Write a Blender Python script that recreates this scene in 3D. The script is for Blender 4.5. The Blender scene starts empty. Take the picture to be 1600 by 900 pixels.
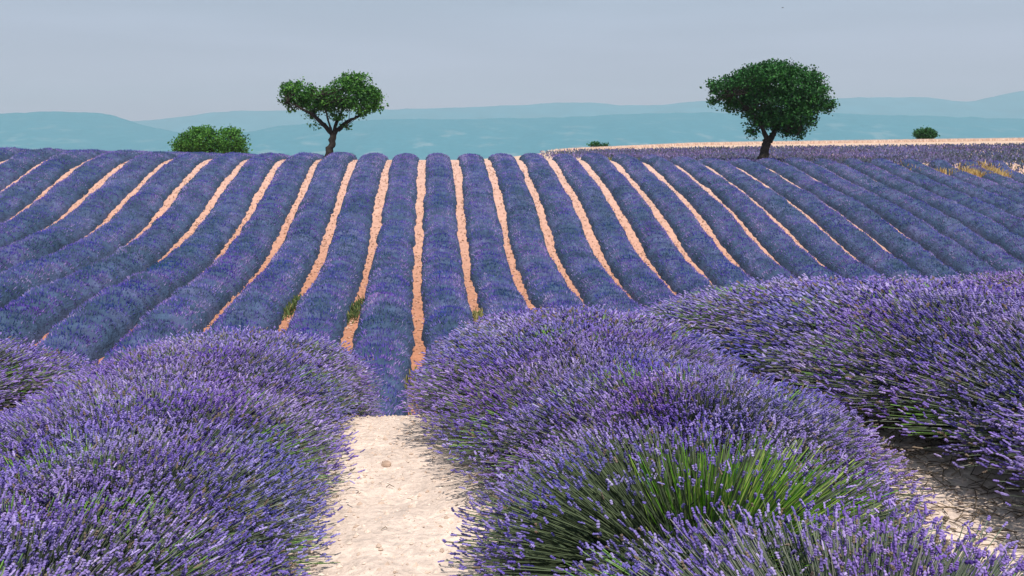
import bpy, math
import numpy as np

# ------------------------------------------------------------------ camera, sky, sun, exposure
sc = bpy.context.scene
C = sc.collection
W0, F0, XC, YH = 1600.0, 1400.0, 800.0, 250.0      # photograph width, focal length (px), centre column, eye level row
EYE = 1.25                                          # eye height above the zero level

cam_d = bpy.data.cameras.new('camera')
cam_d.sensor_width = 36.0
cam_d.lens = 36.0 * F0 / W0
cam_d.shift_y = -(450.0 - YH) / W0
cam_d.clip_start, cam_d.clip_end = 0.1, 30000.0
cam = bpy.data.objects.new('camera', cam_d)
cam.location = (0, 0, EYE)
cam.rotation_euler = (math.radians(90), 0, 0)
C.objects.link(cam)
sc.camera = cam

SUN = np.array((0.15, -0.45, 0.86)); SUN /= np.linalg.norm(SUN)
sun_el = math.asin(SUN[2]); sun_rot = math.atan2(SUN[0], SUN[1])
w = bpy.data.worlds.new('World'); sc.world = w; w.use_nodes = True
nt = w.node_tree; nt.nodes.clear()
n_out = nt.nodes.new('ShaderNodeOutputWorld'); n_bg = nt.nodes.new('ShaderNodeBackground')
n_sky = nt.nodes.new('ShaderNodeTexSky'); n_sky.sky_type = 'NISHITA'; n_sky.sun_disc = False
n_sky.sun_elevation = sun_el; n_sky.sun_rotation = sun_rot
n_sky.air_density = 1.0; n_sky.dust_density = 2.5; n_sky.ozone_density = 1.0
n_mix = nt.nodes.new('ShaderNodeMix'); n_mix.data_type = 'RGBA'; n_mix.blend_type = 'MIX'
n_mix.inputs[0].default_value = 0.72
n_tc = nt.nodes.new('ShaderNodeTexCoord'); n_sep = nt.nodes.new('ShaderNodeSeparateXYZ'); n_rmp = nt.nodes.new('ShaderNodeValToRGB')
nt.links.new(n_tc.outputs['Generated'], n_sep.inputs[0]); nt.links.new(n_sep.outputs[2], n_rmp.inputs[0])
_e = n_rmp.color_ramp.elements                              # thin veil of summer haze over the blue: mauve at the horizon, bluer above
_e[0].position = 0.03; _e[0].color = (.64, .565, .745, 1); _e[1].position = .22; _e[1].color = (.465, .57, .69, 1)
n_sc = nt.nodes.new('ShaderNodeVectorMath'); n_sc.operation = 'SCALE'; n_sc.inputs[3].default_value = 10.0
n_cl = nt.nodes.new('ShaderNodeTexNoise'); n_cl.inputs['Scale'].default_value = 3.0; n_cl.inputs['Detail'].default_value = 5     # faint streaks of high cloud
n_mp = nt.nodes.new('ShaderNodeMapping'); n_mp.inputs['Scale'].default_value = (1, 1, 9)
nt.links.new(n_tc.outputs['Generated'], n_mp.inputs[0]); nt.links.new(n_mp.outputs[0], n_cl.inputs['Vector'])
n_cr = nt.nodes.new('ShaderNodeMapRange'); n_cr.inputs[1].default_value = .35; n_cr.inputs[2].default_value = .75; n_cr.inputs[3].default_value = 9.7; n_cr.inputs[4].default_value = 11.3
nt.links.new(n_cl.outputs[0], n_cr.inputs[0]); nt.links.new(n_cr.outputs[0], n_sc.inputs[3])
nt.links.new(n_rmp.outputs[0], n_sc.inputs[0]); nt.links.new(n_sc.outputs[0], n_mix.inputs[7])
nt.links.new(n_sky.outputs[0], n_mix.inputs[6])
nt.links.new(n_mix.outputs[2], n_bg.inputs[0]); n_bg.inputs[1].default_value = 0.085
nt.links.new(n_bg.outputs[0], n_out.inputs[0])

sun_d = bpy.data.lights.new('sun', 'SUN'); sun_d.energy = 4.3; sun_d.angle = math.radians(0.5); sun_d.color = (1.0, 0.93, 0.84)
sun = bpy.data.objects.new('sun', sun_d); C.objects.link(sun)
from mathutils import Vector
sun.rotation_euler = Vector(SUN).to_track_quat('Z', 'Y').to_euler()
sun.location = (20, -10, 40)

sc.view_settings.view_transform = 'Standard'; sc.view_settings.look = 'None'
sc.view_settings.exposure = 0.25; sc.view_settings.gamma = 1.0
sc.render.engine = 'CYCLES'
sc.cycles.use_denoising = True
sc.cycles.max_bounces = 6; sc.cycles.volume_bounces = 0; sc.cycles.transparent_max_bounces = 8

# ------------------------------------------------------------------ helpers
def noise2(x, y, seed=0):
    """smooth value noise in 0..1"""
    x = np.asarray(x, float); y = np.asarray(y, float)
    xi = np.floor(x).astype(np.int64); yi = np.floor(y).astype(np.int64)
    fx = x - xi; fy = y - yi
    fx = fx * fx * (3 - 2 * fx); fy = fy * fy * (3 - 2 * fy)
    def h(a, b):
        n = (a * 374761393 + b * 668265263 + seed * 1442695041) & 0xffffffff
        n = ((n ^ (n >> 13)) * 1274126177) & 0xffffffff
        n = (n ^ (n >> 16)) & 0xffffff
        return n / float(0xffffff)
    return (h(xi, yi) * (1 - fx) + h(xi + 1, yi) * fx) * (1 - fy) + (h(xi, yi + 1) * (1 - fx) + h(xi + 1, yi + 1) * fx) * fy

def fbm(x, y, octs=4, seed=0):
    s = 0; a = 0.5; t = 0
    for i in range(octs):
        s = s + a * noise2(np.asarray(x) * 2 ** i, np.asarray(y) * 2 ** i, seed + i); t += a; a *= 0.5
    return s / t

def sstep(a, b, x):
    t = np.clip((np.asarray(x, float) - a) / (b - a), 0, 1)
    return t * t * (3 - 2 * t)

def mesh_of(name, V, F, v=None, smooth=False):
    """one mesh from vertices (n,3) and faces (m,3 or m,4); v is a per-vertex number for the material"""
    V = np.ascontiguousarray(V, np.float32); F = np.ascontiguousarray(F, np.int32)
    me = bpy.data.meshes.new(name)
    me.vertices.add(len(V)); me.vertices.foreach_set('co', V.ravel())
    k = F.shape[1]
    me.loops.add(F.size); me.loops.foreach_set('vertex_index', F.ravel())
    me.polygons.add(len(F)); me.polygons.foreach_set('loop_start', np.arange(0, F.size, k, dtype=np.int32))
    try: me.polygons.foreach_set('loop_total', np.full(len(F), k, np.int32))
    except Exception: pass
    me.polygons.foreach_set('use_smooth', np.full(len(F), smooth, bool))
    if v is not None:
        a = me.attributes.new('v', 'FLOAT', 'POINT'); a.data.foreach_set('value', np.ascontiguousarray(v, np.float32))
    me.update(calc_edges=True); me.validate()
    return me

def link(name, me, mat=None, parent=None, kind=None):
    o = bpy.data.objects.new(name, me)
    if mat is not None and not me.materials: me.materials.append(mat)
    C.objects.link(o)
    if parent is not None: o.parent = parent
    if kind: o['kind'] = kind
    return o

def thing(name, label, cat, loc, group=None):
    o = bpy.data.objects.new(name, None); C.objects.link(o); o.location = loc
    o.empty_display_size = 0.3
    o['label'] = label; o['category'] = cat
    if group: o['group'] = group
    return o

def unit(a):
    return a / np.maximum(np.linalg.norm(a, axis=-1, keepdims=True), 1e-9)

def frame_of(u, rng):
    r = unit(rng.normal(size=u.shape)); p = unit(np.cross(u, r)); return p, np.cross(u, p)

def sweep(P, R, sides, rng=None, jag=0.0, cap=False):
    """many tubes at once: P (n,k,3) centre lines, R (n,k) radii -> vertices, quads"""
    n, k, _ = P.shape
    u = unit(P[:, -1] - P[:, 0])
    if rng is None: rng = np.random.default_rng(1)
    p, q = frame_of(u, rng)
    ang = np.linspace(0, 2 * np.pi, sides, endpoint=False)
    ca, sa = np.cos(ang), np.sin(ang)
    off = p[:, None, None, :] * ca[None, None, :, None] + q[:, None, None, :] * sa[None, None, :, None]
    rr = np.repeat(R[:, :, None], sides, 2)
    if jag: rr = rr * (1 + jag * rng.uniform(-1, 1, rr.shape))
    V = P[:, :, None, :] + off * rr[..., None]
    i = np.arange(n)[:, None, None] * (k * sides) + np.arange(k - 1)[None, :, None] * sides
    a = np.arange(sides)[None, None, :]; b = (a + 1) % sides
    Fq = np.stack([i + a, i + b, i + sides + b, i + sides + a], -1).reshape(-1, 4)
    return V.reshape(-1, 3), Fq

def blades(B, T, wd, rng, bend=0.0):
    """flat leaves: diamonds from B to T of width wd"""
    u = unit(T - B); p, q = frame_of(u, rng)
    M = B * 0.45 + T * 0.55 + q * bend
    n = len(B)
    V = np.stack([B, M + p * wd[:, None], T, M - p * wd[:, None]], 1).reshape(-1, 3)
    i = np.arange(n)[:, None] * 4
    return V, np.concatenate([i, i + 1, i + 2, i + 3], 1)

def merge(parts):
    Vs, Fs, vs, o = [], [], [], 0
    for V, F, v in parts:
        Vs.append(V); Fs.append(F + o); vs.append(np.broadcast_to(v, (len(V),))); o += len(V)
    return np.concatenate(Vs), np.concatenate(Fs), np.concatenate(vs)

# ------------------------------------------------------------------ materials
def mat(name, ramp=None, color=None, rough=0.8, transl=0.0, spec=0.2, noise=None, bump=None, hue=None):
    """ramp: [(pos, rgb)] over the per-vertex number v; noise: (scale, amount) uneven tone; bump: (scale, strength, distance)"""
    m = bpy.data.materials.new(name); m.use_nodes = True
    t = m.node_tree; b = t.nodes['Principled BSDF']; out = t.nodes['Material Output']
    b.inputs['Roughness'].default_value = rough; b.inputs['Specular IOR Level'].default_value = spec
    if ramp:
        a = t.nodes.new('ShaderNodeAttribute'); a.attribute_name = 'v'
        r = t.nodes.new('ShaderNodeValToRGB'); e = r.color_ramp.elements
        while len(e) < len(ramp): e.new(0.5)
        for el, (p, c) in zip(e, ramp): el.position = p; el.color = (*c, 1)
        t.links.new(a.outputs['Fac'], r.inputs[0]); col = r.outputs[0]
    else:
        rgb = t.nodes.new('ShaderNodeRGB'); rgb.outputs[0].default_value = (*color, 1); col = rgb.outputs[0]
    if noise:
        g = t.nodes.new('ShaderNodeNewGeometry'); ns = t.nodes.new('ShaderNodeTexNoise'); ns.inputs['Scale'].default_value = noise[0]
        ns.inputs['Detail'].default_value = 4
        t.links.new(g.outputs['Position'], ns.inputs['Vector'])
        mp = t.nodes.new('ShaderNodeMapRange'); mp.inputs[1].default_value = 0.3; mp.inputs[2].default_value = 0.7
        mp.inputs[3].default_value = 1 - noise[1]; mp.inputs[4].default_value = 1 + noise[1]
        t.links.new(ns.outputs[0], mp.inputs[0])
        hs = t.nodes.new('ShaderNodeHueSaturation'); t.links.new(col, hs.inputs['Color']); t.links.new(mp.outputs[0], hs.inputs['Value'])
        col = hs.outputs[0]
    if hue:                                          # (scale, amount): patches that lean pink or blue, saturated or faded
        g = t.nodes.new('ShaderNodeNewGeometry'); hs = t.nodes.new('ShaderNodeHueSaturation'); t.links.new(col, hs.inputs['Color'])
        for sock, sc_, lo, hi in (('Hue', hue[0], .5 - hue[1], .5 + hue[1]), ('Saturation', hue[0] * 1.7, .86, 1.18)):
            ns = t.nodes.new('ShaderNodeTexNoise'); ns.inputs['Scale'].default_value = sc_; ns.inputs['Detail'].default_value = 3
            t.links.new(g.outputs['Position'], ns.inputs['Vector'])
            mp = t.nodes.new('ShaderNodeMapRange'); mp.inputs[1].default_value = .32; mp.inputs[2].default_value = .68; mp.inputs[3].default_value = lo; mp.inputs[4].default_value = hi
            t.links.new(ns.outputs[0], mp.inputs[0]); t.links.new(mp.outputs[0], hs.inputs[sock])
        col = hs.outputs[0]
    t.links.new(col, b.inputs['Base Color'])
    if bump:
        g2 = t.nodes.new('ShaderNodeNewGeometry'); n2 = t.nodes.new('ShaderNodeTexNoise'); n2.inputs['Scale'].default_value = bump[0]
        n2.inputs['Detail'].default_value = 6; t.links.new(g2.outputs['Position'], n2.inputs['Vector'])
        bp = t.nodes.new('ShaderNodeBump'); bp.inputs['Strength'].default_value = bump[1]; bp.inputs['Distance'].default_value = bump[2]
        t.links.new(n2.outputs[0], bp.inputs['Height']); t.links.new(bp.outputs[0], b.inputs['Normal'])
    if transl:
        tr = t.nodes.new('ShaderNodeBsdfTranslucent'); mx = t.nodes.new('ShaderNodeMixShader'); mx.inputs[0].default_value = transl
        t.links.new(col, tr.inputs[0]); t.links.new(b.outputs[0], mx.inputs[1]); t.links.new(tr.outputs[0], mx.inputs[2])
        t.links.new(mx.outputs[0], out.inputs[0])
    return m

M_spike = mat('lavender_flower', [(0, (.20, .15, .11)), (.04, (.17, .13, .12)), (.07, (.055, .045, .17)), (.35, (.155, .115, .39)), (.7, (.29, .222, .56)), (1, (.48, .40, .70))], transl=.15, rough=.8, hue=(1.6, .020))
M_stem = mat('lavender_stem', [(0, (.06, .09, .055)), (.45, (.12, .155, .105)), (.8, (.30, .29, .26)), (.88, (.20, .28, .12)), (1, (.16, .38, .05))], transl=.1)
M_greenstem = mat('green_lavender_stem', [(0, (.10, .135, .08)), (.28, (.15, .20, .10)), (.4, (.05, .20, .015)), (.7, (.18, .42, .035)), (1, (.52, .62, .17))], transl=.2)
M_leaf = mat('lavender_leaf', [(0, (.025, .045, .03)), (.6, (.06, .09, .05)), (1, (.12, .17, .08))], transl=.15)
M_core = mat('lavender_dark_core', color=(.035, .045, .03), rough=.95, noise=(9, .4))  # dark filler for the added core that keeps light out of the plants
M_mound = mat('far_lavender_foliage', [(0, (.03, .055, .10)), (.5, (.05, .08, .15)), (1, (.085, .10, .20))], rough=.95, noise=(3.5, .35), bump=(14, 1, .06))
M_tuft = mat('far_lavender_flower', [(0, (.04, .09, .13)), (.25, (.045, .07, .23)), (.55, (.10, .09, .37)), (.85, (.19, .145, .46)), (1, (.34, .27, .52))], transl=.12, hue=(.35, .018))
M_farfield = mat('distant_lavender_flower', [(0, (.06, .09, .08)), (.3, (.10, .12, .17)), (.6, (.15, .13, .32)), (1, (.29, .23, .44))], transl=.12, hue=(.3, .03))
M_weed = mat('weed_leaf', [(0, (.05, .09, .035)), (.6, (.13, .18, .06)), (1, (.36, .31, .13))], transl=.2)
M_dry = mat('dry_grass', [(0, (.42, .27, .09)), (.6, (.62, .44, .17)), (1, (.72, .58, .34))], transl=.2)
M_wheat = mat('wheat_stalk', [(0, (.68, .49, .39)), (.5, (.84, .66, .55)), (1, (.90, .76, .66))], transl=.2)
M_treeleaf = mat('tree_leaf', [(0, (.015, .065, .014)), (.5, (.045, .165, .022)), (1, (.12, .30, .04))], transl=.22, rough=.55, spec=.3)
M_darkleaf = mat('dark_tree_leaf', [(0, (.008, .04, .012)), (.5, (.015, .095, .015)), (1, (.035, .17, .022))], transl=.16, rough=.55, spec=.3)
M_bark = mat('bark', color=(.035, .028, .024), rough=.95, noise=(6, .4), bump=(12, 1, .05))
M_clod = mat('soil_clod', [(0, (.42, .30, .23)), (.7, (.62, .50, .42)), (1, (.70, .60, .52))], rough=.95, noise=(30, .15))
M_farclod = mat('orange_soil_clod', [(0, (.26, .12, .07)), (.6, (.46, .25, .17)), (1, (.60, .40, .32))], rough=.95)
M_litter = mat('dead_stem_litter', [(0, (.07, .05, .04)), (.6, (.20, .15, .10)), (1, (.40, .31, .22))], rough=.9)
M_bird = mat('bird_feather', color=(.02, .02, .025), rough=.8)

# soil: chalky near the camera, orange-pink on the far slope
def soil_material():
    m = bpy.data.materials.new('soil'); m.use_nodes = True
    t = m.node_tree; b = t.nodes['Principled BSDF']; b.inputs['Roughness'].default_value = .95; b.inputs['Specular IOR Level'].default_value = .1
    a = t.nodes.new('ShaderNodeAttribute'); a.attribute_name = 'v'
    r = t.nodes.new('ShaderNodeValToRGB'); e = r.color_ramp.elements
    stops = [(0, (.68, .56, .485)), (.10, (.66, .53, .45)), (.2, (.45, .195, .11)), (.5, (.51, .255, .17)), (.72, (.585, .35, .27)), (.9, (.61, .40, .335)), (1, (.60, .44, .34))]
    while len(e) < len(stops): e.new(.5)
    for el, (p, c) in zip(e, stops): el.position = p; el.color = (*c, 1)
    t.links.new(a.outputs['Fac'], r.inputs[0])
    g = t.nodes.new('ShaderNodeNewGeometry')
    def nz(scale, det=5):
        n = t.nodes.new('ShaderNodeTexNoise'); n.inputs['Scale'].default_value = scale; n.inputs['Detail'].default_value = det
        t.links.new(g.outputs['Position'], n.inputs['Vector']); return n
    def val(src, lo, hi, c, a0=.35, a1=.65):
        mp = t.nodes.new('ShaderNodeMapRange'); mp.inputs[1].default_value = a0; mp.inputs[2].default_value = a1
        mp.inputs[3].default_value = lo; mp.inputs[4].default_value = hi; t.links.new(src, mp.inputs[0])
        h = t.nodes.new('ShaderNodeHueSaturation'); t.links.new(c, h.inputs['Color']); t.links.new(mp.outputs[0], h.inputs['Value']); return h.outputs[0]
    c = val(nz(2.2).outputs[0], .90, 1.06, r.outputs[0])
    c = val(nz(6).outputs[0], .90, 1.06, c)
    c = val(nz(38).outputs[0], .84, 1.07, c)
    c = val(nz(120, 2).outputs[0], .82, 1.04, c, .28, .45)
    t.links.new(c, b.inputs['Base Color'])
    b1 = t.nodes.new('ShaderNodeBump'); b1.inputs['Strength'].default_value = .7; b1.inputs['Distance'].default_value = .03
    t.links.new(nz(22, 8).outputs[0], b1.inputs['Height']); t.links.new(b1.outputs[0], b.inputs['Normal'])
    return m
M_soil = soil_material()

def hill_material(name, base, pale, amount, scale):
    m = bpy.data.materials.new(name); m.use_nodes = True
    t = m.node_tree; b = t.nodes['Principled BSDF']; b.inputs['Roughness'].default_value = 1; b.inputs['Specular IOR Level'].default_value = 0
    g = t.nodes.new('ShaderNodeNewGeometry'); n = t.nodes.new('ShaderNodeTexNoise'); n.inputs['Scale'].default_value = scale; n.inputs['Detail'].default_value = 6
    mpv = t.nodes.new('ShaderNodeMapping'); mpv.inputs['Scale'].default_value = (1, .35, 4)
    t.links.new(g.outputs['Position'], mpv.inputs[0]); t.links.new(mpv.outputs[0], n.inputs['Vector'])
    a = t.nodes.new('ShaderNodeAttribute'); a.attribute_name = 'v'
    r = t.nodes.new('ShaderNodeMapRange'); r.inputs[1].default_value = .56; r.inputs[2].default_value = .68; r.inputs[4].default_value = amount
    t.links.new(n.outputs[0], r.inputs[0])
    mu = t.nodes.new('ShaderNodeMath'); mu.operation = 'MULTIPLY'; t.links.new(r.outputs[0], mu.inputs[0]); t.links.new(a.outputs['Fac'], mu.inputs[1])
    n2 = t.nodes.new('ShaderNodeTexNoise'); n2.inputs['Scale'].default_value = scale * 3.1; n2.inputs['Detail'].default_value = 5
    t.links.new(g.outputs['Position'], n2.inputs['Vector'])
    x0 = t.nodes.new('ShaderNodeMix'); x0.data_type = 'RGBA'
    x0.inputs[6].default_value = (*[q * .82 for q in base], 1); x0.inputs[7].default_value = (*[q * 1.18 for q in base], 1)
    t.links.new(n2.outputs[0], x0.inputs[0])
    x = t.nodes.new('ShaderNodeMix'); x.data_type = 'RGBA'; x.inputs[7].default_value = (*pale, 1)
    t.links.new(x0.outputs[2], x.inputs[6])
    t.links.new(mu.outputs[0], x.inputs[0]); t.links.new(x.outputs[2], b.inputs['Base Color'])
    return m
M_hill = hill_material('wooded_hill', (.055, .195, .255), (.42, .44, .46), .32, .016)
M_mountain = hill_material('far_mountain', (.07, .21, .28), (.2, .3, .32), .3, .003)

# ------------------------------------------------------------------ the lie of the land
_T = np.array([(-60, -1.0), (-8, -1.0), (0, -1.18), (2.5, -1.257), (4.3, -1.31), (4.9, -1.36), (5.6, -1.58), (6.5, -1.88), (8, -2.46), (12, -4.05), (15, -5.15), (17.5, -5.82), (19.5, -5.98), (21.5, -5.85),
               (23.9, -5.46), (25.2, -5.31), (26.9, -5.19), (29, -5.07), (32.2, -4.98), (33.7, -4.85), (35.7, -4.57), (38.1, -4.18), (40.3, -3.65), (41.9, -3.14),
               (44, -2.48), (45.9, -1.86), (49.1, -1.03), (53.4, -.08), (58, 1.0), (70, 3.6)])
_ds = np.arange(-60, 70, .05); _zs = np.interp(_ds, _T[:, 0], _T[:, 1])
def _gauss(a, s):
    r = int(4 * s / .05); k = np.exp(-.5 * (np.arange(-r, r + 1) * .05 / s) ** 2); k /= k.sum()
    return np.convolve(np.pad(a, r, 'edge'), k, 'valid')
_z1, _z2 = _gauss(_zs, .18), _gauss(_zs, 1.0)
_zb = _z1 + (_z2 - _z1) * sstep(5, 12, _ds)
_PX = np.array([(-60, 621), (2, 621), (5, 622), (10, 632), (22, 651), (27, 653), (33.7, 652), (38, 652.5), (44, 656), (49, 658.5), (53.4, 660), (70, 662)])
def centre(d):                                       # lateral place of the middle soil strip
    d = np.asarray(d, float)
    return (np.interp(d, _PX[:, 0], _PX[:, 1]) - XC) / F0 * np.maximum(d, 0)

def ground(X, d):
    X = np.asarray(X, float); d = np.asarray(d, float)
    slow = .35 * sstep(-.7, -1.6, X) + .75 * sstep(-.4, .6, X) + (.7 + .9 * sstep(6.3, 9, d)) * sstep(1.0, 2.4, X)      # the bank breaks off later at the sides
    base = np.interp(d - slow * sstep(3.5, 5.5, d) * (1 - sstep(9.5, 18, d)), _ds, _zb)
    lat = np.clip(X - centre(d), -42, 42)
    z = base + .03 * np.clip(X, -8, 8) * (1 - sstep(7, 13, d)) - .063 * lat * sstep(14, 26, d)
    z = z + .5 * np.clip(d - 60, 0, 60)
    a = X / np.maximum(d, 30)
    ztop = .02 - .40 * sstep(4, 15, X) + .25 * sstep(-10, -32, X)
    zfar = np.interp(a, [-.6, -.2, 0, .05, .2, .57, .8], [-2.2, -1.2, .4, 1.0, 1.6, 2.15, 2.3])
    top = ztop + (zfar - ztop) * sstep(57, 106, d) + (.12 * sstep(.04, .25, a) + .05 * sstep(0, .06, a)) * sstep(85, 95, d)
    k = .45
    h = np.clip(.5 + .5 * (top - z) / k, 0, 1)
    zz = top * (1 - h) + z * h - k * h * (1 - h)
    z = np.where(d > 45, zz, np.where(d > 40, z + (zz - z) * sstep(40, 45, d), z))
    z = z - 32 * sstep(112, 420, d) - 25 * sstep(90, 400, np.abs(X)) * sstep(-200, 0, d)
    return z + EYE

def ground_near(X, d):                               # with clods and ruts, for the ground sheet itself
    n = (fbm(X * 2.3, d * 2.3, 4, 3) - .5) * .05 + (fbm(X * 13, d * 13, 3, 9) - .5) * .03
    return ground(X, d) + n * (1 - .5 * sstep(20, 60, d)) - .02

def steps(lo, hi, fine0, fine1, fine, grow):
    a = list(np.arange(fine0, fine1 + 1e-6, fine)); s = fine
    while a[-1] < hi: s = min(s * grow, 900); a.append(min(hi, a[-1] + s))
    s = fine; b = []; x = fine0
    while x > lo: s = min(s * grow, 900); x = max(lo, x - s); b.append(x)
    return np.array(b[::-1] + a)

gx = steps(-9000, 9000, -1.7, 2.6, .03, 1.045)
gy = np.concatenate([steps(-150, 5.2, 1.6, 5.2, .03, 1.1), np.arange(5.3, 20, .25), np.arange(20, 62, .3), np.arange(62, 125, 1.5), np.geomspace(130, 9000, 40)])
gy = np.unique(np.round(gy, 4))
GX, GY = np.meshgrid(gx, gy); GZ = ground_near(GX, GY)
nx, ny = len(gx), len(gy)
i = (np.arange(ny - 1)[:, None] * nx + np.arange(nx - 1)[None, :]).reshape(-1)
gv = np.interp(GY + (noise2(GX * .4, GY * .2, 5) - .5) * 3, [0, 5, 12, 20, 30, 42, 52, 60, 70], [0, .05, .15, .2, .42, .68, .88, .94, 1])
me = mesh_of('ground', np.stack([GX, GY, GZ], -1).reshape(-1, 3), np.stack([i, i + 1, i + nx + 1, i + nx], -1), gv.ravel(), True)
link('ground', me, M_soil, kind='structure')

# ------------------------------------------------------------------ hills and mountains on the horizon
def ridge(name, D, prof, depth, material, seed, rough):
    px = np.array([p[0] for p in prof], float); py = np.array([p[1] for p in prof], float)
    xs = np.arange(-1500, 3100, 7.0)
    y = np.interp(xs, px, py)
    k = np.ones(7) / 7; y = np.convolve(np.pad(y, 3, 'edge'), k, 'valid')
    H = (YH - y) / F0 * D + EYE + (fbm(xs / 22., xs * 0 + seed, 4, seed) - .5) * rough
    vs = np.concatenate([np.linspace(-1, 0, 26), np.linspace(.12, 1, 6)])
    X = (xs - XC) / F0 * D
    XX, VV = np.meshgrid(X, vs)
    HH = np.broadcast_to(H, XX.shape)
    f = 1 - np.abs(VV) ** 1.25
    gully = (fbm(XX / 170., VV * 2.2 + 7, 5, seed + 3) - .5) * .55 * (1 - f) * f * 4
    Z = -45 + (HH + 45) * np.clip(f + gully * .45 * np.clip(-VV * 3, 0, 1), 0, 1)
    Y = D + VV * depth
    n, m = len(xs), len(vs)
    i = (np.arange(m - 1)[:, None] * n + np.arange(n - 1)[None, :]).reshape(-1)
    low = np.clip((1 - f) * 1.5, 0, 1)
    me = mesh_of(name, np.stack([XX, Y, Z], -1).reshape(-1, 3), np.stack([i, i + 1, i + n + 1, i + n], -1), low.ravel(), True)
    return link(name, me, material, kind='structure')

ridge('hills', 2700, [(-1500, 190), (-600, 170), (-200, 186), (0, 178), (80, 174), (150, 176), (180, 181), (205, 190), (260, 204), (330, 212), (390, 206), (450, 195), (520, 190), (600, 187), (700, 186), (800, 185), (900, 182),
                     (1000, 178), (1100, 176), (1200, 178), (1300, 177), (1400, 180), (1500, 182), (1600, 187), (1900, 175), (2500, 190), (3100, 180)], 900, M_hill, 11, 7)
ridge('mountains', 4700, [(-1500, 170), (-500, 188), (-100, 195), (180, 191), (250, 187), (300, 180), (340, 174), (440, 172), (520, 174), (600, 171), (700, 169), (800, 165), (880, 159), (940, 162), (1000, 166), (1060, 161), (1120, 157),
                         (1200, 160), (1300, 154), (1380, 152), (1440, 151), (1480, 156), (1505, 161), (1540, 154), (1600, 141), (1750, 128), (2000, 150), (3100, 160)], 1100, M_mountain, 23, 10)

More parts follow.
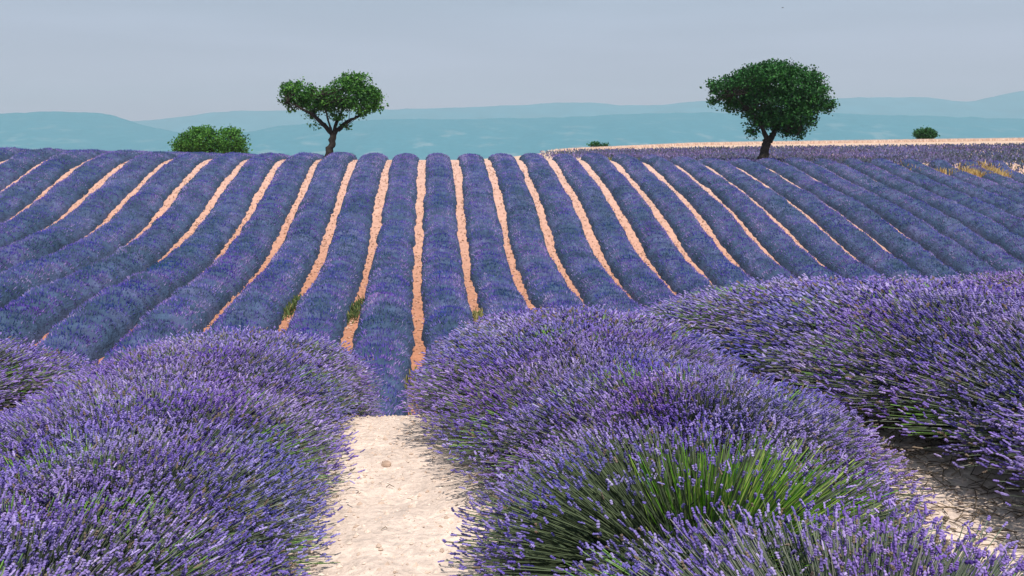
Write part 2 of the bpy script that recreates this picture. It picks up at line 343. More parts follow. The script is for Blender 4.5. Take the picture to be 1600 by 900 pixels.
# ------------------------------------------------------------------ lavender, near: plants that can be told apart
def make_plant(seed, a, b, h, n, sides, segs, nleaf, green=False, hedge=True):
    """meshes of one plant: (core, leaves, stems, spikes) around its own base at the origin; x across the row, y along it"""
    rng = np.random.default_rng(seed)
    m = int(n * 1.25)
    ph = rng.uniform(0, 2 * np.pi, m); sz = rng.uniform(0.03, 1, m) ** 0.9
    cz = np.sqrt(1 - sz ** 2)
    om = np.stack([cz * np.cos(ph), cz * np.sin(ph), sz], 1)
    lump = .86 + .26 * fbm(om[:, 0] * 3 + seed, om[:, 1] * 3 + sz * 2, 3, seed)
    keep = noise2(om[:, 0] * 4.5 + seed * 3, om[:, 1] * 4.5, seed + 5) > .18 + .1 * rng.random(m)
    om, lump = om[keep][:n], lump[keep][:n]; n = len(om)
    if hedge:                                        # grown together with its neighbours: an arch across the row, not a dome
        fi = np.arccos(rng.uniform(-.99, .99, n)); yy = rng.uniform(-1, 1, n)
        sh = 1 - .09 * np.abs(yy) ** 2.5
        om = np.stack([np.cos(fi) * sh, yy, np.sin(fi) ** .9 * sh + .02], 1)
        lump = .91 + .16 * fbm(om[:, 0] * 2.6 + seed, yy * 2.2 + seed, 3, seed)
    L = lump * rng.uniform(.84, 1.07, n)
    tip = om * np.array([a, b, h * .95]) * L[:, None] + np.array([0, 0, .05])
    tip += rng.normal(size=tip.shape) * .012
    base = tip * np.array([.30, .34, .10]) + np.array([0, 0, .07]) + rng.normal(size=tip.shape) * .02
    hl = rng.uniform(.017, .040, n) * rng.uniform(.8, 1, n); hr = rng.uniform(.0032, .0053, n)
    ax = unit(unit(tip - base) + np.array([0, 0, .22]) + rng.normal(size=tip.shape) * .30)
    h0 = tip - ax * hl[:, None]
    patch = noise2(om[:, 0] * 3.2 + seed * 1.7, om[:, 1] * 3.2 + seed, 15) > .74
    if green: patch = (om[:, 1] < .12 + .3 * (rng.random(n) - .5)) & (np.abs(om[:, 0] + .22 + .3 * (rng.random(n) - .5)) < .42)
    # flower heads: whorls stacked along the axis
    if segs >= 5: tt = np.array([0, .14, .32, .48, .64, .82, 1.0]); rp = np.array([.35, 1.0, .62, 1.08, .62, .95, .12])
    else: tt = np.array([0, .22, .62, 1.0]); rp = np.array([.4, 1.05, .95, .15])
    P = h0[:, None, :] + ax[:, None, :] * (hl[:, None] * tt[None, :])[..., None]
    R = hr[:, None] * rp[None, :] * (1 if segs >= 5 else 1.25)
    V, F = sweep(P, R, sides, rng, .28)
    tone = np.clip(rng.normal(.52, .2, n) + (noise2(tip[:, 0] * 6, tip[:, 1] * 6 + seed, 4) - .5) * .35, 0, 1)
    v = np.clip(np.repeat(tone, len(tt) * sides) + rng.uniform(-.12, .12, len(V)), .08, 1)
    v = np.where(np.repeat(rng.random(n) < .05, len(tt) * sides), 0, v)          # a few heads already over
    if hedge or green:                               # bare leafy patches: most heads missing there
        gone = np.repeat(patch & (rng.random(n) < (.55 if green else .45)), len(F) // n); F = F[~gone]
    spikes = mesh_of('flower_spikes', V, F, v)
    # stems
    mid = (base + h0) * .5 + np.stack([-(h0 - base)[:, 0] * .04, -(h0 - base)[:, 1] * .04, .06 * np.linalg.norm((h0 - base)[:, :2], axis=1)], 1)
    Ps = np.stack([base, mid, h0 + ax * .004], 1)
    Rs = np.repeat(np.array([[.0019, .0017, .0014]]), n, 0) * (1.25 if segs < 5 else 1) * (1.1 if green else .92)
    V, F = sweep(Ps, Rs, 3, rng)
    sv = np.clip(rng.normal(.45, .2, n), 0, .85)
    if green: sv = np.where(patch & (rng.random(n) < .8), rng.uniform(.4, 1, n), rng.uniform(0, .25, n))
    else: sv = np.where(patch & (rng.random(n) < .7), rng.uniform(.9, 1, n), sv)
    stems = mesh_of('stems', V, F, np.repeat(sv, 9))
    # leaves: narrow blades low in the plant
    ph = rng.uniform(0, 2 * np.pi, nleaf); sz = rng.uniform(.02, 1, nleaf); cz = np.sqrt(1 - sz ** 2)
    om = np.stack([cz * np.cos(ph), cz * np.sin(ph), sz], 1)
    B = om * np.array([a, b, h]) * rng.uniform(.38, .62, nleaf)[:, None] + np.array([0, 0, .04])
    T = B + unit(om * np.array([a, b, h]) + np.array([0, 0, .25]) + rng.normal(size=om.shape) * .25) * rng.uniform(.07, .15, nleaf)[:, None]
    V, F = blades(B, T, rng.uniform(.003, .006, nleaf), rng, .004)
    lv = np.clip(rng.normal(.5, .25, nleaf), 0, 1)
    leaves = mesh_of('leaves', V, F, np.repeat(lv, 4))
    # dark mound added inside the bush to block light
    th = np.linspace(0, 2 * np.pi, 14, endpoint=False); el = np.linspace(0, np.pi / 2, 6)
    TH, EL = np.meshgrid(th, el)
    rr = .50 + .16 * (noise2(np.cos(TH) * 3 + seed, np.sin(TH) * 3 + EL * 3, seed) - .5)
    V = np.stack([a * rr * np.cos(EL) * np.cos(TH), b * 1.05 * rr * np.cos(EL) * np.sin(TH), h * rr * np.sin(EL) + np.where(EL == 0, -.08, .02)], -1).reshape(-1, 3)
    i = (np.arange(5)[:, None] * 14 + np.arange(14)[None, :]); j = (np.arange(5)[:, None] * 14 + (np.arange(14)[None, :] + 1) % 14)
    core = mesh_of('light_blocking_core', V, np.stack([i, j, j + 14, i + 14], -1).reshape(-1, 4), None, True)
    for me, m_ in ((core, M_core), (leaves, M_leaf), (stems, M_greenstem if green else M_stem), (spikes, M_spike)): me.materials.append(m_)
    return core, leaves, stems, spikes

NEAR = [make_plant(100 + q, .79, .46, .60, 7000, 4, 5, 1500) for q in range(3)]
MIDP = [make_plant(200 + q, .80, .50, .60, 4300, 4, 3, 700) for q in range(3)]
GREEN = make_plant(301, .76, .64, .62, 4300, 4, 5, 1200, green=True, hedge=False)
FRONT = make_plant(302, .78, .62, .60, 5000, 4, 5, 1500, hedge=False)

def put_plant(row, meshes, X, d, rz, s, label=None, mirror=1):
    p = bpy.data.objects.new('lavender_plant', None); C.objects.link(p); p.parent = row
    p.location = (X - row.location.x, d - row.location.y, float(ground(X, d)) - .03 - row.location.z)
    p.rotation_euler = (0, 0, rz); p.scale = (s[0] * mirror, s[1], s[2]); p.empty_display_size = .1
    if label: p['label'] = label
    for nm, me in zip(('light_blocking_core', 'leaves', 'stems', 'flower_spikes'), meshes):
        o = link(nm, me, None, p)
        if nm != 'light_blocking_core': o['kind'] = 'stuff'

near_rows = [(-3, 3.6, 10.5, .72, 1.1, 'low lavender row seen farthest left below the slope, mostly hidden by the next row'),
             (-2, 2.2, 10.5, .70, 1.15, 'lavender row at the left edge, behind the big mound left of the pale path'),
             (-1, 1.55, 11.0, .68, 1.0, 'big lavender mound row along the left side of the pale chalky path'),
             (0, 1.84, 11.0, .71, 1.0, 'big lavender row along the right side of the pale path, with green stems showing'),
             (1, 1.9, 12.0, .74, 1.29, 'tall lavender row beyond the littered gap on the right, rising to the right edge'),
             (2, 2.6, 11.5, .80, 1.1, 'lavender row furthest right on the near bank, behind the tall row')]
rngp = np.random.default_rng(77)
for k, d0, d1, hs, ws, lab in near_rows:
    x0 = float(centre(d0)) + 2 * k + 1
    row = thing('lavender_row', lab, 'lavender row', (x0, d0, float(ground(x0, d0))), 'lavender rows on the near bank')
    d = d0
    while d < d1:
        X = float(centre(d)) + 2 * k + 1 + rngp.normal() * .05
        s = np.array([ws * rngp.uniform(.97, 1.03), rngp.uniform(.98, 1.1), hs * rngp.uniform(.96, 1.04)])
        big = d < 4.6
        ms = NEAR[int(rngp.integers(3))] if big else MIDP[int(rngp.integers(3))]
        if k == 0 and d < 3.2: s = s * np.array([.91, 1, 1.02])
        if k == -1 and d < 3.2: s = s * np.array([.95, 1, 1])
        if k in (0, 1): s = s * np.array([1 + (.14 + .08 * k) * float(sstep(3.7, 4.8, d)), 1, float(np.interp(d, [3.2, 4.2, 5.6, 7.5], [1.25, 1.3, 1.05, .92])) if k else 1])
        rz = (0 if rngp.random() < .5 else math.pi) + rngp.normal() * .12
        lb = None
        if k == 0 and d < 2: ms = FRONT
        if k == 0 and 2.3 < d < 2.9: ms, lb, rz, X = GREEN, 'leafy lavender plant with long bright green stems', 0, X - .13
        put_plant(row, ms, X, d, rz, s, lb, 1 if rngp.random() < .5 else -1)
        d += rngp.uniform(.50, .64) if not (k == 0 and d < 2.9) else .76

# ------------------------------------------------------------------ lavender, far slope: one thing per row
def far_row(k, d0, d1, label):
    rng = np.random.default_rng(1000 + k)
    ds = np.arange(d0, d1, .2); nd = len(ds)
    th = np.linspace(0, np.pi, 11); nt_ = len(th)
    phase = rng.uniform(0, 9); hrow = rng.uniform(.94, 1.05)
    def surf(d, t):
        u = d / .68 + phase + .25 * np.sin(d * 1.7 + k)
        cell = np.floor(u); fr = u - cell
        plant = (1 - .30 * np.abs(2 * fr - 1) ** 2.2) * (.89 + .20 * noise2(cell, cell * 0 + k, 8)) * np.where(noise2(cell * 1.37, cell * 0 + k * 5, 28) > .955, .62, 1)
        wv = (np.interp(d, [24, 35, 45, 55], [.85, .86, .83, .80]) - (.05 if k > 3 else 0) * sstep(34, 40, d) + .09 * (noise2(d * .9 + k * 7, t * 0 + k, 3) - .5)) * (.70 + .30 * plant)
        hv = np.interp(d, [28, 38, 48, 54], [.73, .64, .55, .42]) * (1 + (.017 if k > 3 else .012) * min(abs(k), 12)) * (1 - (.20 if k < -4 else 0) * sstep(33, 40, d)) * hrow * plant * (1 + .18 * (fbm(d * 2.2, t * 2 + k * 5, 3, 2) - .5))
        cx = centre(d) + 2 * k + 1 + .10 * (noise2(d * .45, d * 0 + k * 3, 6) - .5)
        x = cx + wv * np.cos(t) * (1 - .12 * np.sin(t))
        z = ground(x, d) + hv * np.sin(t) ** .72 - .04
        return np.stack([x, d + 0 * x, z], -1)
    D, T = np.meshgrid(ds, th, indexing='ij')
    V = surf(D, T)
    x0 = float(centre(d0)) + 2 * k + 1
    org = np.array([x0, d0, float(ground(x0, d0))])
    row = thing('lavender_row', label, 'lavender row', org, 'lavender rows on the far slope')
    i = (np.arange(nd - 1)[:, None] * nt_ + np.arange(nt_ - 1)[None, :]).reshape(-1)
    mv = fbm(D * 1.3 + k * 11, T * 1.2, 3, 4).ravel()
    me = mesh_of('foliage', V.reshape(-1, 3) - org, np.stack([i, i + 1, i + nt_ + 1, i + nt_], -1), np.clip(mv * 1.6 - .3, 0, 1), True)
    link('foliage', me, M_mound, row)
    # flower tufts
    n = int((d1 - d0) * 1.95 * 235)
    d = rng.uniform(d0, d1, n); t = np.arccos(rng.uniform(-.97, .97, n))
    xx = centre(d) + 2 * k + 1
    keep = (rng.random(n) < np.interp(d, [14, 24, 32, 56], [.25, 1.0, .95, .55])) & (np.abs(xx) < .571 * d * 1.1 + 2.5)
    keep &= rng.random(n) > .72 * sstep(.72, .92, np.abs(np.cos(t)))          # flowers thin out low on the flanks
    d, t = d[keep], t[keep]; n = len(d)
    p = surf(d, t)
    nrm = unit(np.stack([np.cos(t) * .8, rng.normal(size=n) * .25, np.sin(t) + .35], 1) + rng.normal(size=(n, 3)) * .22)
    ln = rng.uniform(.055, .12, n); wd = rng.uniform(.014, .027, n)
    a, b = frame_of(nrm, rng)
    p = p - nrm * .03
    Vt = np.stack([p + a * wd[:, None], p - a * wd[:, None] * .5 + b * wd[:, None] * .87, p - a * wd[:, None] * .5 - b * wd[:, None] * .87, p + nrm * ln[:, None]], 1)
    q = np.arange(n)[:, None] * 4
    Ft = np.concatenate([q + [0, 1, 3], q + [1, 2, 3], q + [2, 0, 3]], 1).reshape(-1, 3)
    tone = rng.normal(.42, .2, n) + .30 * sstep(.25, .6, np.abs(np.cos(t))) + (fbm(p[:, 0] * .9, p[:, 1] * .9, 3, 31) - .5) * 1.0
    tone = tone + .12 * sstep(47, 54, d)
    greenish = noise2(p[:, 0] * .55, p[:, 1] * .55, 77) > .80
    tone = np.where(greenish & (rng.random(n) < .65), rng.uniform(0, .15, n), tone)
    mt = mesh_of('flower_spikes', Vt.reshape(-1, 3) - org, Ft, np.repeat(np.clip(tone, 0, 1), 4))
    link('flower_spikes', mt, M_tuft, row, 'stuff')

ORD = ['first', 'second', 'third', 'fourth', 'fifth', 'sixth', 'seventh', 'eighth', 'ninth', 'tenth', 'eleventh', 'twelfth', 'thirteenth', 'fourteenth', 'fifteenth', 'sixteenth', 'seventeenth', 'eighteenth', 'nineteenth', 'twentieth']
for k in range(-14, 20):
    if k < 0: lab = ORD[-k - 1] + ' lavender row to the left of the straight middle soil strip on the far slope'
    else: lab = ORD[k] + ' lavender row to the right of the straight middle soil strip on the far slope'
    start = 15.0 if -7 <= k <= 9 else (20.0 if -11 <= k <= 14 else 28.0)
    far_row(k, start, 58.0 + (0 if k < 4 else min(3, (k - 4) * .4)), lab)

# ------------------------------------------------------------------ things beyond the crest
def scatter_blades(name, n, xr, dr, hgt, wd, material, seed, lean=.2, dens=None, clump=0, label=None, cat=None, kind='stuff', tone=(.5, .25)):
    rng = np.random.default_rng(seed)
    X = rng.uniform(xr[0], xr[1], n); d = rng.uniform(dr[0], dr[1], n)
    if dens is not None:
        kp = rng.random(n) < dens(X, d); X, d = X[kp], d[kp]; n = len(X)
    B = np.stack([X, d, ground(X, d) - .02], 1)
    hh = rng.uniform(hgt[0], hgt[1], n)
    T = B + np.stack([rng.normal(size=n) * lean * hh, rng.normal(size=n) * lean * hh, hh], 1)
    V, F = blades(B, T, rng.uniform(wd[0], wd[1], n), rng, .01)
    v = np.clip(rng.normal(tone[0], tone[1], n), 0, 1)
    o = link(name, mesh_of(name, V, F, np.repeat(v, 4)), material, kind=kind)
    if label: o['label'] = label
    if cat: o['category'] = cat
    return o

# second lavender field beyond the big tree, in rows lying across the view
def across_field():
    rng = np.random.default_rng(5); parts = []
    for d in np.arange(60.6, 86.5, 1.7):
        n = int(330 * (1 if d < 80 else .9))
        x0, x1 = max(1.5, .03 * d), .66 * d
        n = int((x1 - x0) * 62)
        X = rng.uniform(x0, x1, n); y = d + rng.normal(size=n) * .42
        y = np.clip(y, d - .8, d + .8)
        kp = rng.random(n) < sstep(.02, .14, X / y); X, y = X[kp], y[kp]; n = len(X)
        hh = .30 * np.clip(1 - ((y - d) / .85) ** 2, .05, 1)
        p = np.stack([X, y, ground(X, y) + hh * rng.uniform(.1, 1, n)], 1)
        T = p + unit(np.stack([rng.normal(size=n) * .4, (y - d) * .6 + rng.normal(size=n) * .3, np.ones(n)], 1)) * rng.uniform(.14, .26, n)[:, None]
        V, F = blades(p, T, rng.uniform(.035, .07, n), rng)
        tone = np.clip(rng.normal(.46, .2, n) + (noise2(X * .25, y * .5, 3) - .5) * .5, 0, 1)
        parts.append((V, F, np.repeat(tone, 4)))
    V, F, v = merge(parts)
    o = link('lavender_field', mesh_of('lavender_field', V, F, v), M_farfield, kind='stuff')
    o['label'] = 'flat far lavender field behind the big round tree, below the pale wheat'; o['category'] = 'lavender field'
across_field()

scatter_blades('wheat', 60000, (3, 82), (97, 108), (.16, .34), (.03, .07), M_wheat, 6, .15,
               lambda X, d: sstep(.04, .10, X / d + .05 * (noise2(X * .3, d * .4, 2) - .5)), label='pale strip of ripe wheat along the skyline right of centre', cat='wheat field')
scatter_blades('dry_grass', 10000, (24, 38), (58.2, 62.0), (.25, .6), (.02, .05), M_dry, 8, .3,
               lambda X, d: sstep(.45, .7, noise2(X * .35, d * .5, 12)) * sstep(26, 31, X), label='yellow dry grass in the field edge near the right side', cat='dry grass')
scatter_blades('field_margin', 7000, (6, 36), (59.3, 61.0), (.10, .28), (.02, .04), M_weed, 9, .3,
               lambda X, d: noise2(X * .6, d, 14), label='thin strip of green weeds between the two lavender fields', cat='weeds', tone=(.75, .25))

def at(px, py, d): return np.array([(px - XC) / F0 * d, d, (YH - py) / F0 * d + EYE])

def limb_mesh(pts, radii, sides=8, seed=0):
    """one tapering crooked limb through pts"""
    pts = np.asarray(pts, float); n = len(pts)
    t = np.linspace(0, n - 1, (n - 1) * 5 + 1)
    P = np.stack([np.interp(t, range(n), pts[:, c]) for c in range(3)], 1)
    for _ in range(2): P[1:-1] = P[1:-1] * .5 + (P[:-2] + P[2:]) * .25
    R = np.interp(t, range(n), radii)
    rng = np.random.default_rng(seed)
    P[1:-1] += rng.normal(size=P[1:-1].shape) * R[1:-1, None] * .18
    return sweep(P[None], R[None] , sides, rng, .12)

def leafy(lobes, d, rng, per, leaf, spread, shell=.55):
    """leaf quads in clumps through lobes given as (px, py, rx, ry, depth m, clumps, dy m)"""
    cs = []
    for (px, py, rx, ry, rd, nc) in lobes:
        u = unit(rng.normal(size=(nc, 3))) * (shell + (1 - shell) * rng.random((nc, 1)) ** .6)
        c = at(px, py, d) + u * np.array([rx / F0 * d, rd, ry / F0 * d])
        cs.append(c)
    cs = np.concatenate(cs); n = len(cs) * per
    c = np.repeat(cs, per, 0)
    p = c + rng.normal(size=(n, 3)) * spread * np.array([1, 1, .8])
    u = unit(rng.normal(size=(n, 3)) + np.array([0, 0, .3])); L = rng.uniform(*leaf, n)
    V, F = blades(p - u * L[:, None] * .5, p + u * L[:, None] * .5, L * rng.uniform(.24, .36, n), rng, .02)
    tone = np.clip(np.repeat(rng.normal(.5, .18, len(cs)), per) + rng.normal(size=n) * .18, 0, 1)
    return V, F, np.repeat(tone, 4), cs

def tree(name, label, cat, d, base_px, trunk, limbs, lobes, leafmat, seed, per=26, leaf=(.12, .22), spread=.22, group=None, shell=.55):
    rng = np.random.default_rng(seed)
    b = at(base_px[0], base_px[1], d); b[2] = min(b[2], float(ground(b[0], d)) - .03)
    root = thing(name, label, cat, b, group)
    def conv(pts): return [b if (q == 0 and pts is trunk) else at(p[0], p[1], d) + np.array([0, p[3] if len(p) > 3 else 0, 0]) for q, p in enumerate(pts)]
    V, F = limb_mesh(conv(trunk), [p[2] for p in trunk], 10, seed)
    link('trunk', mesh_of('trunk', V - b, F, None, True), M_bark, root)
    nodes = []
    for q, lm in enumerate(limbs):
        pts = conv(lm); V, F = limb_mesh(pts, [p[2] for p in lm], 8, seed + q + 1)
        link('limb', mesh_of('limb', V - b, F, None, True), M_bark, root)
        nodes += [pts[0] * (1 - t) + pts[1] * t for t in (.5, 1)] + list(pts[1:])
    V, F, v, cs = leafy(lobes, d, rng, per, leaf, spread, shell)
    link('crown', mesh_of('crown', V - b, F, v), leafmat, root, 'stuff')
    # twigs from the nearest limb to the clumps
    N = np.array(nodes)
    pick = cs[rng.random(len(cs)) < .5]
    near = N[np.argmin(((pick[:, None] - N[None]) ** 2).sum(-1) + rng.random((len(pick), len(N))) * .3, 1)]
    mid = (near + pick) * .5 + rng.normal(size=pick.shape) * .12 - np.array([0, 0, .08])
    V, F = sweep(np.stack([near, mid, pick], 1), np.repeat(np.array([[.035, .022, .008]]), len(pick), 0), 4, rng)
    link('twigs', mesh_of('twigs', V - b, F), M_bark, root, 'stuff')
    return root

tree('almond_tree', 'small heart-shaped green tree with forked dark trunk on the crest', 'tree', 57.0, (513, 250),
     [(515, 250, .27), (517, 228, .22), (521, 207, .21)],
     [[(519, 210, .17), (508, 196, .14, -.2), (492, 180, .11, -.5), (470, 168, .05, -.8), (455, 160, .02, -.9)],
      [(521, 209, .17), (534, 196, .14, .2), (552, 184, .10, .4), (572, 172, .035, .6), (585, 160, .02, .6)],
      [(520, 209, .14), (524, 190, .11, .5), (535, 165, .06, .8), (545, 140, .03, 1.0)],
      [(519, 208, .09), (516, 190, .06, -.6), (512, 165, .04, -1.0), (505, 150, .02, -1.2)],
      [(530, 200, .04), (545, 197, .03, -.6), (548, 203, .015, -.7)]],
     [(468, 146, 26, 19, 1.1, 66), (492, 158, 24, 17, 1.2, 62), (515, 156, 20, 21, 1.3, 70), (545, 146, 34, 25, 1.5, 120), (565, 156, 24, 24, 1.3, 64), (556, 125, 20, 10, .8, 26),
      (450, 140, 12, 11, .6, 18), (444, 160, 7, 8, .4, 6), (458, 168, 8, 4, .4, 5), (588, 148, 11, 13, .6, 18), (590, 165, 7, 7, .4, 6), (582, 138, 5, 8, .4, 5), (530, 178, 20, 7, .8, 9), (490, 179, 12, 4, .4, 5),
      (542, 198, 5, 3, .2, 3), (490, 195, 6, 2, .2, 2), (537, 118, 4, 4, .3, 3)],
     M_treeleaf, 41, 22, (.13, .24), .17, shell=.5)

tree('oak_tree', 'large dark green round-crowned tree with leaning black trunk on the right', 'tree', 61.0, (1189, 253),
     [(1189, 253, .36), (1195, 234, .28), (1201, 218, .27)],
     [[(1198, 220, .19), (1192, 206, .15, -.3), (1182, 192, .11, -.6), (1165, 172, .06, -.8), (1140, 150, .03, -1)],
      [(1203, 220, .23), (1212, 203, .18, .2), (1226, 188, .13, .5), (1250, 170, .08, .8), (1280, 155, .03, 1)],
      [(1210, 206, .13), (1212, 185, .10, .6), (1210, 150, .07, 1), (1208, 120, .03, 1.2)],
      [(1216, 202, .09), (1230, 206, .06, -.5), (1240, 212, .03, -.8)],
      [(1188, 200, .06), (1176, 206, .04, -.4), (1172, 208, .02, -.6)]],
     [(1205, 128, 62, 29, 2.6, 260), (1160, 140, 36, 26, 1.9, 120), (1250, 140, 36, 30, 2.0, 130), (1205, 160, 56, 26, 2.2, 170), (1268, 160, 24, 22, 1.5, 60), (1245, 182, 30, 22, 1.6, 90), (1187, 181, 24, 16, 1.4, 60), (1222, 186, 30, 16, 1.6, 70), (1200, 186, 20, 12, 1.5, 40),
      (1128, 140, 17, 15, .9, 34), (1118, 158, 8, 4, .4, 7), (1290, 163, 13, 9, .6, 20), (1272, 125, 16, 17, .9, 30), (1148, 163, 16, 12, 1.0, 24), (1238, 204, 17, 11, .8, 32), (1174, 206, 8, 5, .4, 8), (1215, 108, 42, 10, 1.5, 60), (1180, 115, 26, 12, 1.2, 34),
      (1290, 135, 5, 6, .3, 4), (1111, 131, 4, 5, .3, 4)],
     M_darkleaf, 43, 24, (.14, .26), .20, shell=.45)

tree('round_bush', 'wide double-topped green bush behind the crest, left of the heart-shaped tree', 'bush', 66.0, (325, 246),
     [(325, 246, .16), (322, 236, .12), (318, 222, .09)],
     [[(318, 226, .08), (306, 214, .05), (298, 208, .02)], [(320, 226, .08), (340, 216, .05), (362, 210, .02)]],
     [(314, 219, 30, 20, 2.0, 130), (361, 221, 19, 19, 1.6, 80), (290, 229, 19, 12, 1.2, 44), (325, 235, 50, 10, 1.8, 70), (322, 206, 13, 7, .8, 18), (360, 207, 12, 6, .7, 14), (374, 231, 9, 10, .7, 20)],
     M_treeleaf, 47, 24, (.14, .24), .19)
tree('round_bush', 'small round dark bush standing on the pale wheat strip', 'bush', 108.0, (1446, 219),
     [(1446, 221, .14), (1446, 214, .10)], [[(1446, 216, .08), (1440, 208, .04)], [(1446, 216, .08), (1453, 207, .04)]],
     [(1446, 208, 14, 6, 1.0, 70), (1438, 210, 8, 5, .8, 26), (1454, 210, 8, 5, .8, 26), (1446, 213, 13, 4, 1.0, 40)], M_darkleaf, 53, 22, (.18, .32), .2)
tree('round_bush', 'tiny low bush at the far edge of the field near the skyline centre', 'bush', 106.0, (930, 231),
     [(930, 233, .10), (930, 229, .06)], [[(930, 230, .05), (926, 226, .02)]],
     [(929, 226, 8, 3, .7, 16), (942, 227, 6, 2, .5, 8)], M_darkleaf, 55, 18, (.15, .28), .17)

# weeds in the soil strips of the far slope
def weed(label, px, py, d, rx, rd, n, hgt, seed, tone=(.4, .25)):
    rng = np.random.default_rng(seed)
    X0 = (px - XC) / F0 * d
    X = X0 + rng.normal(size=n) * rx; y = d + rng.normal(size=n) * rd
    B = np.stack([X, y, ground(X, y) - .03], 1)
    hh = rng.uniform(*hgt, n)
    T = B + np.stack([rng.normal(size=n) * .45 * hh, rng.normal(size=n) * .45 * hh, hh], 1)
    V, F = blades(B, T, hh * .12, rng, .02)
    org = np.array([X0, d, float(ground(X0, d))])
    o = link('weed_clump', mesh_of('weed_clump', V - org, F, np.repeat(np.clip(rng.normal(*tone, n), 0, 1), 4)), M_weed)
    o.location = org; o['label'] = label; o['category'] = 'weeds'; o['group'] = 'weeds in the soil strips'; o['kind'] = 'stuff'
weed('green weeds in the second soil strip left of the middle one', 462, 490, 29.3, .16, .8, 420, (.10, .30), 61)
weed('green weeds in the first soil strip left of the middle one', 558, 488, 29.4, .12, .9, 380, (.08, .28), 62)
weed('yellow-green weeds at the foot of the middle strip, just past the path lip', 649, 610, 22.3, .20, .5, 420, (.10, .30), 63, (.8, .2))
weed('weeds at the end of the first soil strip right of the middle one', 748, 490, 29.4, .16, .5, 220, (.08, .25), 64, (.8, .25))

# ------------------------------------------------------------------ clods, pebbles and dead stems on the near ground
def stones(name, n, xr, dr, size, seed, dens=None):
    rng = np.random.default_rng(seed)
    X = rng.uniform(*xr, n); d = rng.uniform(*dr, n)
    if dens is not None:
        kp = rng.random(n) < dens(X, d); X, d = X[kp], d[kp]; n = len(X)
    s = size[0] * (size[1] / size[0]) ** (rng.random(n) ** 2.2)
    P = np.stack([X, d, ground_near(X, d)], 1)
    dirs = np.array([(1, 0, 0), (.3, .95, 0), (-.8, .6, 0), (-.8, -.6, 0), (.3, -.95, 0), (0, 0, .75), (.1, .1, -.6)])
    V = P[:, None] + dirs[None] * s[:, None, None] * rng.uniform(.65, 1.3, (n, 7, 1)) + np.array([0, 0, .1]) * s[:, None, None]
    f = [(a, (a + 1) % 5, 5) for a in range(5)] + [((a + 1) % 5, a, 6) for a in range(5)]
    F = (np.arange(n)[:, None, None] * 7 + np.array(f)[None]).reshape(-1, 3)
    return link(name, mesh_of(name, V.reshape(-1, 3), F, np.repeat(np.clip(rng.normal(.6, .25, n), 0, 1), 7)), M_clod, kind='stuff')
o = stones('pebbles', 5200, (-1.25, .05), (1.4, 5.2), (.0025, .013), 71)
o['label'] = 'pale pebbles and crumbs of soil on the chalky path'; o['category'] = 'pebbles'
o = stones('gravel', 2600, (.9, 1.9), (1.4, 5.2), (.003, .018), 72)
o['label'] = 'pale stones in the littered gap between the right rows'; o['category'] = 'gravel'

def strip_clods(n):                                  # clods lying in the soil strips between the far rows
    rng = np.random.default_rng(73)
    d = 21 + 33 * rng.random(n) ** 1.2; k = rng.integers(-9, 11, n)
    X = centre(d) + 2 * k + rng.normal(size=n) * .16
    s = rng.uniform(.014, .05, n)
    P = np.stack([X, d, ground(X, d)], 1)
    dirs = np.array([(1, 0, 0), (.3, .95, 0), (-.8, .6, 0), (-.8, -.6, 0), (.3, -.95, 0), (0, 0, .8)])
    V = P[:, None] + dirs[None] * s[:, None, None] * rng.uniform(.6, 1.4, (n, 6, 1))
    F = (np.arange(n)[:, None, None] * 6 + np.array([(a, (a + 1) % 5, 5) for a in range(5)])[None]).reshape(-1, 3)
    o = link('clods', mesh_of('clods', V.reshape(-1, 3), F, np.repeat(rng.random(n), 6)), M_farclod, kind='stuff')
    o['label'] = 'orange soil clods in the strips between the far lavender rows'; o['category'] = 'clods'
strip_clods(9000)

def one_stone(label, px, py, d, s, seed):
    rng = np.random.default_rng(seed)
    X = (px - XC) / F0 * d
    u, v_ = np.meshgrid(np.linspace(0, 2 * np.pi, 10, endpoint=False), np.linspace(-np.pi / 2, np.pi / 2, 6))
    r = s * (1 + .35 * (noise2(np.cos(u) * 2 + seed, np.sin(u) * 2 + v_ * 2, seed) - .5))
    V = np.stack([r * np.cos(v_) * np.cos(u), r * .8 * np.cos(v_) * np.sin(u), r * .62 * np.sin(v_)], -1).reshape(-1, 3)
    i = np.arange(5)[:, None] * 10 + np.arange(10)[None]; j = np.arange(5)[:, None] * 10 + (np.arange(10)[None] + 1) % 10
    o = link('stone', mesh_of('stone', V, np.stack([i, j, j + 10, i + 10], -1).reshape(-1, 4), np.full(len(V), .05)), M_clod)
    o.location = (X, d, float(ground_near(X, d)) + s * .3); o['label'] = label; o['category'] = 'stone'
one_stone('small tan stone lying on the upper part of the pale path', 603, 706, 3.93, .024, 3)

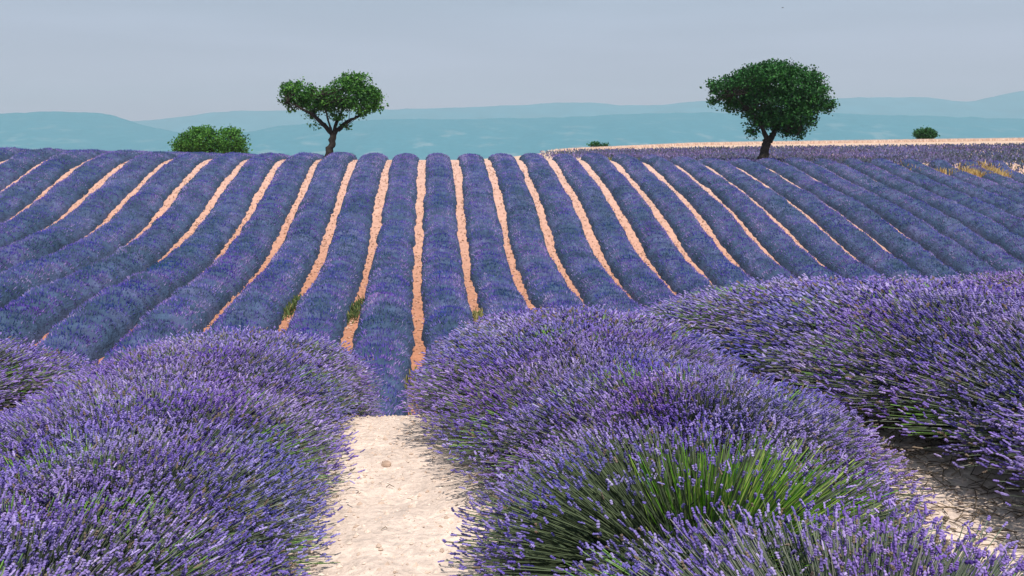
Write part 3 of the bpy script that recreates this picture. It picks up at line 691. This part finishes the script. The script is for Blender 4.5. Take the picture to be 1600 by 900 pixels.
def litter(name, n, xr, dr, seed, dens, label, ln=(.02, .09)):
    rng = np.random.default_rng(seed)
    X = rng.uniform(*xr, n); d = rng.uniform(*dr, n)
    kp = rng.random(n) < dens(X, d); X, d = X[kp], d[kp]; n = len(X)
    a = rng.uniform(0, 2 * np.pi, n); L = rng.uniform(*ln, n)
    P0 = np.stack([X, d, ground_near(X, d) + .004], 1)
    X2, d2 = X + np.cos(a) * L, d + np.sin(a) * L
    P2 = np.stack([X2, d2, ground_near(X2, d2) + .004 + rng.uniform(0, .012, n)], 1)
    Pm = (P0 + P2) / 2 + np.stack([rng.normal(size=n) * .006, rng.normal(size=n) * .006, rng.uniform(0.002, .012, n)], 1)
    V, F = sweep(np.stack([P0, Pm, P2], 1), np.repeat(np.array([[.0022, .002, .0012]]), n, 0), 3, rng)
    o = link(name, mesh_of(name, V, F, np.repeat(np.clip(rng.normal(.45, .25, n), 0, 1), 9)), M_litter, kind='stuff')
    o['label'] = label; o['category'] = 'litter'
def path_edge(X, d):
    q = np.abs(X - centre(d)); return np.clip(.03 + .9 * sstep(.19, .40, q), 0, 1)
litter('dead_stems', 650, (-1.4, .2), (1.4, 5.2), 81, path_edge, 'dead lavender stems scattered along both edges of the pale path')
litter('dead_stems', 3200, (.9, 2.0), (1.4, 5.4), 82, lambda X, d: .35 + .65 * noise2(X * 4, d * 4, 5), 'brown stem litter in the gap between the two right-hand near rows', (.03, .13))

# ------------------------------------------------------------------ a bird high over the right tree
def bird():
    b = at(1223, 12, 150)
    root = thing('bird', 'tiny dark bird flying high in the sky above the right tree', 'bird', b)
    t = np.linspace(-1, 1, 9); R = .055 * np.sqrt(np.clip(1 - t ** 2, .02, 1)) * np.where(t > .6, .8, 1)
    V, F = sweep(np.stack([t * .17, t * 0, t * .02], 1)[None], R[None], 8)
    link('body', mesh_of('body', V, F, None, True), M_bird, root)
    for s in (-1, 1):
        V = np.array([(.06, s * .03, .02), (.09, s * .14, .07), (0, s * .30, .05), (-.02, s * .14, .06), (-.05, s * .03, .02)])
        V = np.concatenate([V, V - np.array([0, 0, .012])])
        F = np.array([(0, 1, 2), (0, 2, 3), (0, 3, 4), (7, 6, 5), (8, 7, 5), (9, 8, 5)] + [q for a in range(5) for q in ((a, (a + 1) % 5, (a + 1) % 5 + 5), (a, (a + 1) % 5 + 5, a + 5))])
        link('wing', mesh_of('wing', V, F), M_bird, root)
    V = np.array([(-.15, 0, .01), (-.27, .05, .0), (-.27, -.05, .0), (-.15, 0, -.01)])
    link('tail', mesh_of('tail', V, np.array([(0, 1, 2), (3, 2, 1), (0, 3, 1), (0, 2, 3)])), M_bird, root)
bird()

# ------------------------------------------------------------------ haze in the air
def haze():
    x, y0, y1, z0, z1 = 7000, -300, 6300, -62, 470
    V = np.array([(-x, y0, z0), (x, y0, z0), (x, y1, z0), (-x, y1, z0), (-x, y0, z1), (x, y0, z1), (x, y1, z1), (-x, y1, z1)], float)
    F = np.array([(3, 2, 1, 0), (4, 5, 6, 7), (0, 1, 5, 4), (1, 2, 6, 5), (2, 3, 7, 6), (3, 0, 4, 7)])
    m = bpy.data.materials.new('haze_air'); m.use_nodes = True; t = m.node_tree; t.nodes.clear()
    o = t.nodes.new('ShaderNodeOutputMaterial'); v = t.nodes.new('ShaderNodeVolumePrincipled')
    v.inputs['Color'].default_value = (.72, .90, 1, 1); v.inputs['Density'].default_value = 1.8e-4; v.inputs['Anisotropy'].default_value = 0
    t.links.new(v.outputs[0], o.inputs['Volume'])
    link('haze', mesh_of('haze', V, F), m, kind='stuff')
haze()
